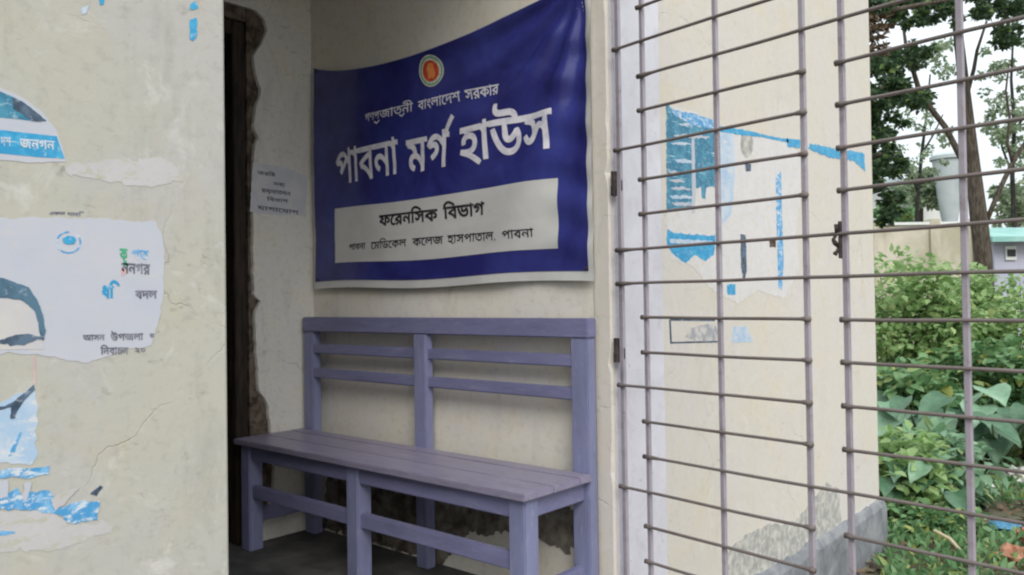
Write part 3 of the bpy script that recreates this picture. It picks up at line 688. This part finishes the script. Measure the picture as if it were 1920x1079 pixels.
# ------------------------------------------------------------------ vegetation
LT = np.array([[0, 0, 0], [.34, .34, .07], [.22, .72, .03], [0, 1, -.12], [-.22, .72, .03], [-.34, .34, .07], [0, .5, 0]])
LF = np.array([[0, 1, 6], [1, 2, 6], [2, 3, 6], [3, 4, 6], [4, 5, 6], [5, 0, 6]])
def leaves(name, pos, size, mat, parent, up=.4, out=None, narrow=1.0, flat=.5, sub=None):
    """one foliage mesh: pos (N,3), size (N,), leaves grow along random outward-drooping directions"""
    N = len(pos); pos = np.asarray(pos)
    d = rng.normal(size=(N, 3)); d[:, 2] *= flat
    if out is not None: d = d * .8 + out
    d[:, 2] -= .25
    d /= np.linalg.norm(d, axis=1, keepdims=True) + 1e-9
    nrm = rng.normal(size=(N, 3)) * .55 + np.array([0, 0, up * 2.0]); nrm -= (nrm * d).sum(1, keepdims=True) * d
    nrm /= np.linalg.norm(nrm, axis=1, keepdims=True) + 1e-9
    s = np.cross(d, nrm); T = LT.copy(); T[:, 0] *= narrow
    V = pos[:, None, :] + size[:, None, None] * (T[None, :, 0:1] * s[:, None, :] + T[None, :, 1:2] * d[:, None, :] + T[None, :, 2:3] * nrm[:, None, :])
    Fc = LF[None] + (np.arange(N) * 7)[:, None, None]
    me = bpy.data.meshes.new(name)
    V = V.reshape(-1, 3); Fc = Fc.reshape(-1, 3)
    me.vertices.add(len(V)); me.vertices.foreach_set('co', V.ravel()); me.loops.add(Fc.size); me.loops.foreach_set('vertex_index', Fc.ravel().astype(np.int32))
    me.polygons.add(len(Fc)); me.polygons.foreach_set('loop_start', np.arange(0, Fc.size, 3, dtype=np.int32)); me.polygons.foreach_set('loop_total', np.full(len(Fc), 3, dtype=np.int32))
    me.update(); me.validate()
    o = link(name, me, parent, mat); o['kind'] = 'stuff'; return o
def cloud(clumps, per):
    """clumps: (centre, radius xyz) -> points near each clump's shell, plus outward direction"""
    ps, os_ = [], []
    for c_, r_ in clumps:
        q = rng.normal(size=(per, 3)); q /= np.linalg.norm(q, axis=1, keepdims=True)
        rad = rng.uniform(.35, 1.05, size=(per, 1)) ** .6
        r_ = np.array(r_) if hasattr(r_, '__len__') else np.array([r_] * 3)
        ps.append(np.array(c_) + q * rad * r_); os_.append(q)
    return np.concatenate(ps), np.concatenate(os_)
M['leaf_light'] = leafmat('light_shrub_leaf', (.20, .34, .115), (.42, .57, .27), (.48, .56, .25), .42)
M['leaf_mid'] = leafmat('mid_shrub_leaf', (.085, .20, .075), (.23, .38, .18), (.36, .40, .12))
M['leaf_grey'] = leafmat('greyish_big_leaf', (.14, .27, .15), (.28, .43, .28), (.32, .42, .18), .3)
M['leaf_dark'] = leafmat('dark_tree_leaf', (.030, .062, .032), (.075, .13, .058), (.16, .25, .07), .4)
M['leaf_pale'] = leafmat('far_pale_leaf', (.16, .22, .13), (.30, .37, .23), (.34, .38, .25), .4)
M['leaf_brown'] = leafmat('dry_brown_leaf', (.11, .07, .04), (.20, .14, .09), (.24, .19, .12), .2)
M['bark'] = simple('grey_brown_bark', (.055, .045, .036), (.125, .105, .085), 12, .9, .8, .1, sc3=(3, 3, .6), bdist=.02)
M['bark_dark'] = simple('dark_bark', (.022, .022, .020), (.05, .048, .042), 12, .9, .6, .1, bdist=.01)
M['stem'] = simple('green_stem', (.06, .09, .03), (.12, .14, .06), 10, .7, .2)

def bush(label, u0, u1, vtop, depth, mat, lsize, nclump, per, spread=.5, zb=GZ, narrow=1.0, group=None, up=.75, jit=35):
    """leafy shrub rooted in the yard, spanning photo columns u0..u1 at this distance"""
    a, b = at(u0, 550, depth), at(u1, 550, depth); mid = (a + b) / 2; half = (b - a).length / 2
    root = thing('bush', label, 'bush', (mid.x, mid.y, zb), group)
    ztop = at((u0 + u1) / 2, vtop, depth).z; H = ztop - zb
    axis = (b - a).normalized(); dep = Vector((-axis.y, axis.x, 0))
    cl = []; bm = bmesh.new()
    for i in range(nclump):
        s = random.uniform(-1, 1); hgt = H * (random.uniform(.12, 1) ** .75) * (1 - .22 * s * s) * random.uniform(.86, 1.03)
        q = mid + axis * s * half + dep * random.uniform(-1, 1) * spread
        rr = random.uniform(.10, .20) * (.7 + .5 * min(1.6, H)) 
        c_ = Vector((q.x, q.y, zb + hgt - rr * .6))
        cl.append((c_, (rr, rr, rr * .75)))
        if i % 2 == 0:
            base = Vector((mid.x + (q.x - mid.x) * .55, mid.y + (q.y - mid.y) * .55, zb - .03))
            tube(bm, [base, base.lerp(c_, .5) + Vector((random.uniform(-.05, .05), random.uniform(-.05, .05), .05)), c_], [.010, .007, .004], 5)
    from_bm('stems', bm, M['stem'], root)['kind'] = 'stuff'
    ps, os_ = cloud(cl, per); leaves('foliage', ps, rng.uniform(.55, 1.25, len(ps)) * lsize, M[mat], root, up=up, out=os_ * .7, narrow=narrow)
    return root
bush('pale yellow green shrub growing against the far corner of the cream building', 1622, 1712, 438, 9.0, 'leaf_light', .085, 46, 85)
bush('tall light green shrub in front of the beige yard wall', 1700, 1800, 452, 8.6, 'leaf_light', .090, 46, 85)
bush('light green shrub growing below the leaning tree trunk', 1790, 1872, 478, 9.4, 'leaf_light', .085, 42, 80)
bush('yellowish green shrub in front of the house with teal roof', 1850, 1965, 492, 8.8, 'leaf_light', .080, 50, 85)
bush('grey green shrub with drooping leaves beside the weedy clearing', 1812, 1950, 610, 7.2, 'leaf_mid', .10, 44, 70)
bush('dark leafy shrub under the tall light green shrub', 1640, 1730, 655, 7.0, 'leaf_mid', .11, 36, 60)
bush('small mid green shrub close to the building plinth', 1652, 1722, 800, 5.3, 'leaf_light', .085, 30, 46, .25)
bush('low shrub with pale leaves and yellowing tips by the building plinth', 1700, 1792, 795, 5.6, 'leaf_grey', .10, 34, 46, .3)
bush('low weedy shrub at the foot of the plinth corner', 1655, 1790, 930, 4.9, 'leaf_mid', .06, 36, 50, .22)

# broad leaved plants: every leaf its own part
def big_leaf_mesh(w_, l_):
    bm = bmesh.new(); rows = []
    prof = [(0, .02), (.02, .30), (.15, .46), (.35, .50), (.55, .42), (.75, .27), (.9, .12), (1, .0)]
    for t, hw in prof:
        zz = -.22 * t * t; rows.append([bm.verts.new((s * hw * w_, t * l_, zz * l_ + abs(s) ** 1.5 * hw * .35 * w_ + .012 * math.sin(t * 17) * abs(s))) for s in (-1, -.5, 0, .5, 1)])
    for a, b in zip(rows[:-1], rows[1:]):
        for k in range(4): bm.faces.new((a[k], a[k + 1], b[k + 1], b[k]))
    bmesh.ops.remove_doubles(bm, verts=bm.verts, dist=1e-5)
    me = bpy.data.meshes.new('leaf'); bm.to_mesh(me); bm.free(); me.polygons.foreach_set('use_smooth', [True] * len(me.polygons)); return me
M['bigleaf'] = simple('broad_leaf_green', (.13, .25, .145), (.22, .35, .235), 9, .45, .3, .45)
M['bigleaf2'] = simple('broad_leaf_dark', (.040, .11, .055), (.09, .18, .10), 9, .45, .3, .45)
lm = [big_leaf_mesh(.20, .26), big_leaf_mesh(.16, .24)]
lm[0].materials.append(M['bigleaf']); lm[1].materials.append(M['bigleaf2'])
def broad_plant(label, u, vtop, depth, nleaf, rad, scale=1.0):
    q = at(u, vtop, depth); root = thing('broad_leaved_plant', label, 'plant', (q.x, q.y, GZ)); H = q.z - GZ
    for i in range(nleaf):
        a = i * 2.4 + random.uniform(-.5, .5); rr = rad * math.sqrt((i + .5) / nleaf); hh = H * random.uniform(.42, 1.0) * (1 - .15 * rr / rad)
        tip = Vector((q.x + rr * math.cos(a), q.y + rr * math.sin(a), GZ + hh))
        bm = bmesh.new(); b0 = Vector((q.x + .1 * rr * math.cos(a), q.y + .1 * rr * math.sin(a), GZ - .02))
        tube(bm, [b0, b0.lerp(tip, .55) + Vector((0, 0, .10 * H)), tip], [.009, .007, .004], 5)
        st = from_bm('stalk', bm, M['stem'], root)
        lf = link('leaf', lm[i % 2], root, None, tip)
        toward = math.atan2(-tip.y, -tip.x) if random.random() < .6 else a
        lf.rotation_euler = (R(random.uniform(-35, 0)), R(random.uniform(-14, 14)), toward - math.pi / 2 + random.uniform(-.7, .7))
        s_ = scale * random.uniform(.75, 1.25); lf.scale = (s_, s_, s_)
    return root
broad_plant('broad leaved plant with large drooping leaves between the shrubs', 1738, 725, 6.2, 26, .42, 1.15)
broad_plant('dark broad leaved plant at the edge of the weedy clearing', 1868, 715, 6.4, 28, .45, 1.1)
broad_plant('broad leaved plant in deep shade behind the building corner', 1665, 720, 6.6, 18, .35, 1.0)
broad_plant('young broad leaved plant with pale leaves near the plinth', 1722, 835, 5.15, 16, .26, .75)

# weeds and grass of the clearing
gp = []
for _ in range(9000):
    u = random.uniform(1640, 2100); d_ = random.uniform(3.5, 9.5)
    q = at(u, 550, d_)
    if noise.noise(Vector((q.x * 1.3, q.y * 1.3, 0))) > -.08: gp.append((q.x, q.y, GZ + random.uniform(0, .05)))
gp = np.array(gp); gs = rng.uniform(.03, .085, len(gp))
o = leaves('ground_weeds', gp, gs, M['leaf_mid'], None, up=.1, out=np.tile([0, 0, 1.1], (len(gp), 1)), narrow=.6)
tag(o, 'low green weeds and grass covering the earth yard', 'weeds', kind='stuff')

lp = []
for _ in range(1600):
    q = at(random.uniform(1560, 2150), 550, random.uniform(3.4, 8)); lp.append((q.x, q.y, GZ + random.uniform(.0, .03)))
lp = np.array(lp); o = leaves('leaf_litter', lp, rng.uniform(.04, .10, len(lp)), M['leaf_brown'], None, up=1.2, narrow=.8, flat=.15)
tag(o, 'dry brown fallen leaves scattered over the yard soil', 'leaf litter', kind='stuff')
# trees
def tree(name, label, trunk, branches, clumps, per, lsize, leaf, bark='bark', narrow=.9, extra=None):
    base = trunk[0][0]; root = thing(name, label, 'tree', (base.x, base.y, GZ))
    bm = bmesh.new(); tube(bm, [q for q, r_ in trunk], [r_ for q, r_ in trunk], 12); from_bm('trunk', bm, M[bark], root, smooth=True)
    for br in branches:
        bm = bmesh.new(); tube(bm, [q for q, r_ in br], [r_ for q, r_ in br], 8); from_bm('branch', bm, M[bark], root, smooth=True)
    if clumps:
        ps, os_ = cloud(clumps, per); leaves('crown', ps, rng.uniform(.6, 1.3, len(ps)) * lsize, M[leaf], root, up=.3, out=os_ * .3, narrow=narrow)
    if extra: extra(root)
    return root
def foot(u, depth, r_): q = at(u, 550, depth); return (Vector((q.x, q.y, GZ - .05)), r_)
def path(px, depth, w): return [(at(u, v, depth + dd), ww * depth / F_PX / 2) for (u, v, *rest), ww in zip(px, w) for dd in [rest[0] if rest else 0]]
def clumpset(boxes, depth, n, rpx, thick=1.0):
    out = []
    for (u0, v0, u1, v1, k) in boxes:
        for _ in range(int(n * k)):
            u, v = random.uniform(u0, u1), random.uniform(v0, v1); r_ = random.uniform(.6, 1.3) * rpx * depth / F_PX
            out.append((at(u, v, depth + random.uniform(-thick, thick)), (r_, r_, r_ * .7)))
    return out
# leaning tree in the middle of the gap
dm = 11.5
tree('leaning_tree', 'leaning grey barked tree with forked limbs rising behind the shrubs',
     [foot(1850, dm, .17)] + path([(1848, 600), (1843, 480), (1834, 400), (1824, 310), (1815, 230), (1806, 150), (1796, 60), (1788, -60)], dm, [36, 31, 30, 25, 22, 19, 17, 14]),
     [path([(1822, 330), (1796, 285), (1772, 238), (1746, 205), (1724, 172), (1712, 132), (1700, 95), (1692, 40)], dm, [13, 12, 11, 11, 10, 9, 7, 5]),
      path([(1724, 172), (1700, 178), (1672, 170)], dm, [7, 5, 3]),
      path([(1846, 425), (1864, 380), (1884, 335), (1902, 300), (1922, 268), (1950, 220)], dm, [9, 9, 9, 8, 7, 5]),
      path([(1898, 306), (1889, 268), (1893, 220), (1886, 170), (1892, 120)], dm, [6, 6, 5, 4, 3]),
      path([(1810, 190), (1826, 130), (1832, 95), (1850, 40)], dm, [8, 7, 6, 4])],
     clumpset([(1660, -30, 1800, 45, 1.5), (1700, 80, 1745, 120, .5), (1690, 160, 1740, 200, .5), (1815, -40, 1940, 32, 1.3), (1868, 40, 1900, 85, .4), (1640, 100, 1690, 140, .4)], dm, 34, 12), 60, .075, 'leaf_dark')
dl = 8.0
def dry(root):
    ps, os_ = cloud(clumpset([(1622, 15, 1664, 105, 1)], dl, 16, 10, .2), 26)
    leaves('dry_leaves', ps, rng.uniform(.05, .11, len(ps)), M['leaf_brown'], root, up=.1, narrow=.6)
tree('shade_tree', 'dark leaved tree hanging over the far corner of the cream building',
     [foot(1560, dl, .13)] + path([(1560, 560), (1566, 400), (1575, 250), (1590, 120), (1610, 0), (1625, -120)], dl, [44, 42, 38, 34, 28, 20]),
     [path([(1578, 230), (1610, 190), (1650, 165), (1690, 160)], dl, [14, 11, 8, 4]), path([(1570, 330), (1610, 300), (1650, 290), (1690, 300)], dl, [12, 9, 7, 3]),
      path([(1600, 60), (1650, 25), (1720, 10), (1780, 0)], dl, [15, 11, 8, 4])],
     clumpset([(1600, 110, 1668, 350, 2.2), (1664, 150, 1690, 230, .5), (1600, -60, 1700, 20, 1.0), (1670, 290, 1690, 330, .3), (1640, 360, 1690, 420, .35)], dl, 26, 12, .7), 70, .065, 'leaf_dark', extra=dry)
dp = 21
tree('slender_tree', 'thin pale leaved tree standing far behind the leaning trunk',
     [foot(1905, dp, .10)] + path([(1903, 450), (1898, 330), (1902, 240), (1896, 150), (1900, 60)], dp, [9, 8, 7, 5, 3]),
     [path([(1899, 330), (1880, 280), (1866, 230)], dp, [5, 4, 2]), path([(1901, 250), (1925, 210), (1945, 180)], dp, [5, 4, 2])],
     clumpset([(1845, 165, 1925, 260, 1.3), (1868, 240, 1930, 330, .7), (1840, 60, 1930, 150, .6), (1735, 60, 1800, 150, .5)], dp, 22, 11, 1.5), 40, .11, 'leaf_pale', 'bark_dark')
dq = 24
tree('airy_tree', 'airy pale leaved tree with thin twigs standing in front of the shed',
     [foot(1716, dq, .09)] + path([(1716, 480), (1720, 380), (1728, 290), (1738, 210), (1744, 140)], dq, [8, 7, 6, 4, 3]),
     [path([(1721, 360), (1700, 310), (1684, 270)], dq, [5, 3, 2]), path([(1728, 290), (1752, 250), (1768, 215)], dq, [4, 3, 2])],
     clumpset([(1688, 205, 1775, 330, 1.0), (1670, 320, 1720, 390, .6)], dq, 22, 9, 1.5), 24, .12, 'leaf_pale', 'bark_dark')
dh = 30
for (lab, u0, u1, vt) in (('pale leaved tree standing behind the funnel shaped tank', 1690, 1760, 300), ('round pale green tree beside the teal roofed house', 1868, 1945, 342), ('dull green tree beyond the shed with grey roof', 1640, 1702, 372)):
    um = (u0 + u1) / 2
    tree('far_tree', lab, [foot(um, dh, .22)] + path([(um, 520), (um + 2, vt + 50)], dh, [12, 8]), [path([(um, vt + 90), (um + 14, vt + 50)], dh, [6, 3])],
         clumpset([(u0, vt + 12, u1, vt + 85, 1.0)], dh, 26, 13, 2.0), 60, .24, 'leaf_mid' if u0 == 1640 else 'leaf_pale')

# ------------------------------------------------------------------ things beyond the yard
def quad_frame(u0, u1, vb, vt, depth): return at(u0, vb, depth), at(u1, vb, depth), at(u0, vt, depth).z
def wall_run(name, root, a, b, z0, z1, th, mat):
    d = (b - a); d.z = 0; d.normalize(); nrm = Vector((-d.y, d.x, 0)) * th; bm = bmesh.new()
    vs = [bm.verts.new((q.x, q.y, z)) for z in (z0, z1) for q in (a, b, b + nrm, a + nrm)]
    for f in ((0, 1, 5, 4), (1, 2, 6, 5), (2, 3, 7, 6), (3, 0, 4, 7), (4, 5, 6, 7), (3, 2, 1, 0)): bm.faces.new([vs[i] for i in f])
    bmesh.ops.recalc_face_normals(bm, faces=bm.faces); return from_bm(name, bm, mat, root)
M['beige'] = simple('beige_yard_wall', (.38, .36, .27), (.54, .50, .42), 1.2, .9, .4, .1)
M['white_wall'] = simple('white_house_wall', (.62, .64, .63), (.72, .73, .71), .8, .85, .2, .1)
M['grey_roof'] = simple('grey_sheet_roof', (.16, .20, .20), (.24, .27, .27), 1.5, .6, .3, .3)
M['teal_roof'] = simple('teal_sheet_roof', (.20, .42, .38), (.30, .50, .46), 1.5, .55, .3, .3)
M['lilac'] = simple('lilac_house_wall', (.40, .41, .52), (.48, .48, .57), 1, .85, .2, .1)
M['tank'] = simple('weathered_tank_concrete', (.36, .41, .43), (.46, .50, .51), .9, .8, .2, .2)
M['dark_open'] = simple('dark_opening', (.02, .02, .022), (.04, .04, .045), 3, .5, 0)
a, b, zt_ = quad_frame(1600, 1846, 550, 424, 17)
yw = thing('yard_wall', 'beige plastered yard wall behind the light green shrubs', 'wall', (a.x, a.y, GZ))
wall_run('wall_panel', yw, a, b, GZ - .1, zt_, .15, M['beige'])
for u in (1650, 1757, 1838):
    q0, q1 = at(u - 9, 550, 16.93), at(u + 9, 550, 16.93); wall_run('pier', yw, q0, q1, GZ - .1, zt_ + .12, .30, M['beige'])
wall_run('coping', yw, at(1600, 550, 16.95), at(1846, 550, 16.95), zt_ + .002, zt_ + .06, .26, M['white_wall'])
def house(name, label, u0, u1, vt, vr, depth, wallm, roofm, wins):
    a, b, z1 = quad_frame(u0, u1, 550, vt, depth); root = thing(name, label, 'house', (a.x, a.y, GZ))
    wall_run('wall', root, a, b, GZ - .1, z1, 4.0, wallm)
    zr = at(u0, vr, depth).z; d = (b - a); d.z = 0; d.normalize(); nrm = Vector((-d.y, d.x, 0))
    A, Bq = a - d * .3 - nrm * .45, b + d * .3 - nrm * .45; bm = bmesh.new()
    prof = [(0, z1 - .05), (2.4, zr), (4.9, z1 - .05)]
    up = [[bm.verts.new((q.x + nrm.x * t, q.y + nrm.y * t, z + .12)) for t, z in prof] for q in (A, Bq)]; dn = [[bm.verts.new((q.x + nrm.x * t, q.y + nrm.y * t, z)) for t, z in prof] for q in (A, Bq)]
    for k in range(2):
        bm.faces.new((up[0][k], up[1][k], up[1][k + 1], up[0][k + 1])); bm.faces.new((dn[0][k + 1], dn[1][k + 1], dn[1][k], dn[0][k]))
        for s_ in (0, 1): bm.faces.new((up[s_][k], up[s_][k + 1], dn[s_][k + 1], dn[s_][k]))
    bm.faces.new((up[0][0], dn[0][0], dn[1][0], up[1][0])); bm.faces.new((up[1][2], dn[1][2], dn[0][2], up[0][2]))
    bmesh.ops.recalc_face_normals(bm, faces=bm.faces); from_bm('roof', bm, roofm, root)
    for (w0, w1, v0, v1) in wins:
        q0, q1 = at(w0, 550, depth - .06), at(w1, 550, depth - .06); za_, zb_ = at(w0, v1, depth).z, at(w0, v0, depth).z
        wn = wall_run('window', root, q0, q1, za_, zb_, .05, M['white_wall']); dd = (q1 - q0) * .12
        wall_run('pane', wn, q0 + dd - nrm * .02, q1 - dd - nrm * .02, za_ + .08, zb_ - .08, .02, M['dark_open'])
house('shed', 'white walled shed with low grey sheet roof beyond the yard wall', 1682, 1772, 352, 326, 32, M['white_wall'], M['grey_roof'], [(1706, 1722, 372, 402)])
house('small_house', 'lilac grey house with teal sheet roof standing past the end of the yard wall', 1866, 1990, 452, 424, 19.0, M['lilac'], M['teal_roof'], [(1888, 1908, 462, 488)])
# funnel shaped water tank
q = at(1784, 550, 28); k_ = 28 / F_PX
wt = thing('water_tank', 'pale grey funnel shaped overhead water tank behind the leaning tree', 'water tank', (q.x, q.y, GZ))
def lathe(name, prof, cx, cy, mat, parent, n=28):
    bm = bmesh.new(); rings = [[bm.verts.new((cx + r_ * math.cos(2 * math.pi * i / n), cy + r_ * math.sin(2 * math.pi * i / n), z)) for i in range(n)] for r_, z in prof]
    for a, b in zip(rings[:-1], rings[1:]):
        for i in range(n): bm.faces.new((a[i], a[(i + 1) % n], b[(i + 1) % n], b[i]))
    bm.faces.new(rings[0][::-1]); bm.faces.new(rings[-1]); return from_bm(name, bm, mat, parent, smooth=False)
zz = lambda v: at(1784, v, 28).z
lathe('bowl', [(12 * k_, zz(425)), (18 * k_, zz(385)), (24 * k_, zz(340)), (28 * k_, zz(300))], q.x, q.y, M['tank'], wt)
lathe('cover', [(32 * k_, zz(299.5)), (32 * k_, zz(293)), (20 * k_, zz(287)), (3 * k_, zz(283))], q.x, q.y, M['tank'], wt)
lathe('column', [(12 * k_, GZ - .1), (11 * k_, zz(425.5))], q.x, q.y, M['tank'], wt)

# ------------------------------------------------------------------ litter on the ground
def gpos(u, v): d = ray(u, v); return CAM + d * ((GZ - CAM.z) / d.z)
def crumple(name, label, u, v, size, mat, flat=.5, cat='litter'):
    q = gpos(u, v); bm = bmesh.new(); bmesh.ops.create_icosphere(bm, subdivisions=3, radius=size)
    for x in bm.verts:
        k = 1 + .55 * noise.noise(x.co * (2.2 / size) + Vector((u, v, 0))) + .25 * noise.noise(x.co * (6 / size))
        x.co = Vector((x.co.x * k, x.co.y * k, x.co.z * k * flat + size * flat * .6))
    o = from_bm(name, bm, mat, None, (q.x, q.y, GZ)); return tag(o, label, cat)
M['plastic_white'] = simple('dirty_white_plastic', (.52, .50, .48), (.64, .62, .60), 14, .5, .4)
M['plastic_blue'] = simple('blue_plastic', (.04, .16, .30), (.10, .28, .42), 14, .4, .4)
M['brick'] = simple('broken_brick', (.30, .13, .08), (.40, .21, .14), 18, .9, .6)
crumple('crumpled_paper', 'crumpled off white paper lying on the weedy clearing', 1838, 925, .10, M['plastic_white'])
crumple('plastic_bag', 'flat blue plastic bag on the ground by the clearing', 1884, 992, .085, M['plastic_blue'], .3)
crumple('plastic_bag', 'dirty white plastic bag at the rim of the weeds', 1912, 905, .10, M['plastic_white'], .7)
crumple('brick_fragment', 'broken red brick lump lying on bare soil', 1905, 1056, .075, M['brick'], .7, 'brick')
crumple('brick_fragment', 'small chipped orange brick bit beside blue bag', 1916, 1010, .045, M['brick'], .8, 'brick')
bm = bmesh.new(); qa, qb = gpos(1752, 1040), gpos(1812, 1052)
tube(bm, [qa + Vector((0, 0, .13)), qa.lerp(qb, .5) + Vector((0, 0, .10)), qb + Vector((0, 0, .02))], [.008, .010, .007], 7)
tag(from_bm('dry_stick', bm, simple('dry_straw', (.42, .36, .24), (.54, .48, .34), 20, .8, .3), None), 'pale dry stick leaning in the weeds by the plinth', 'stick')
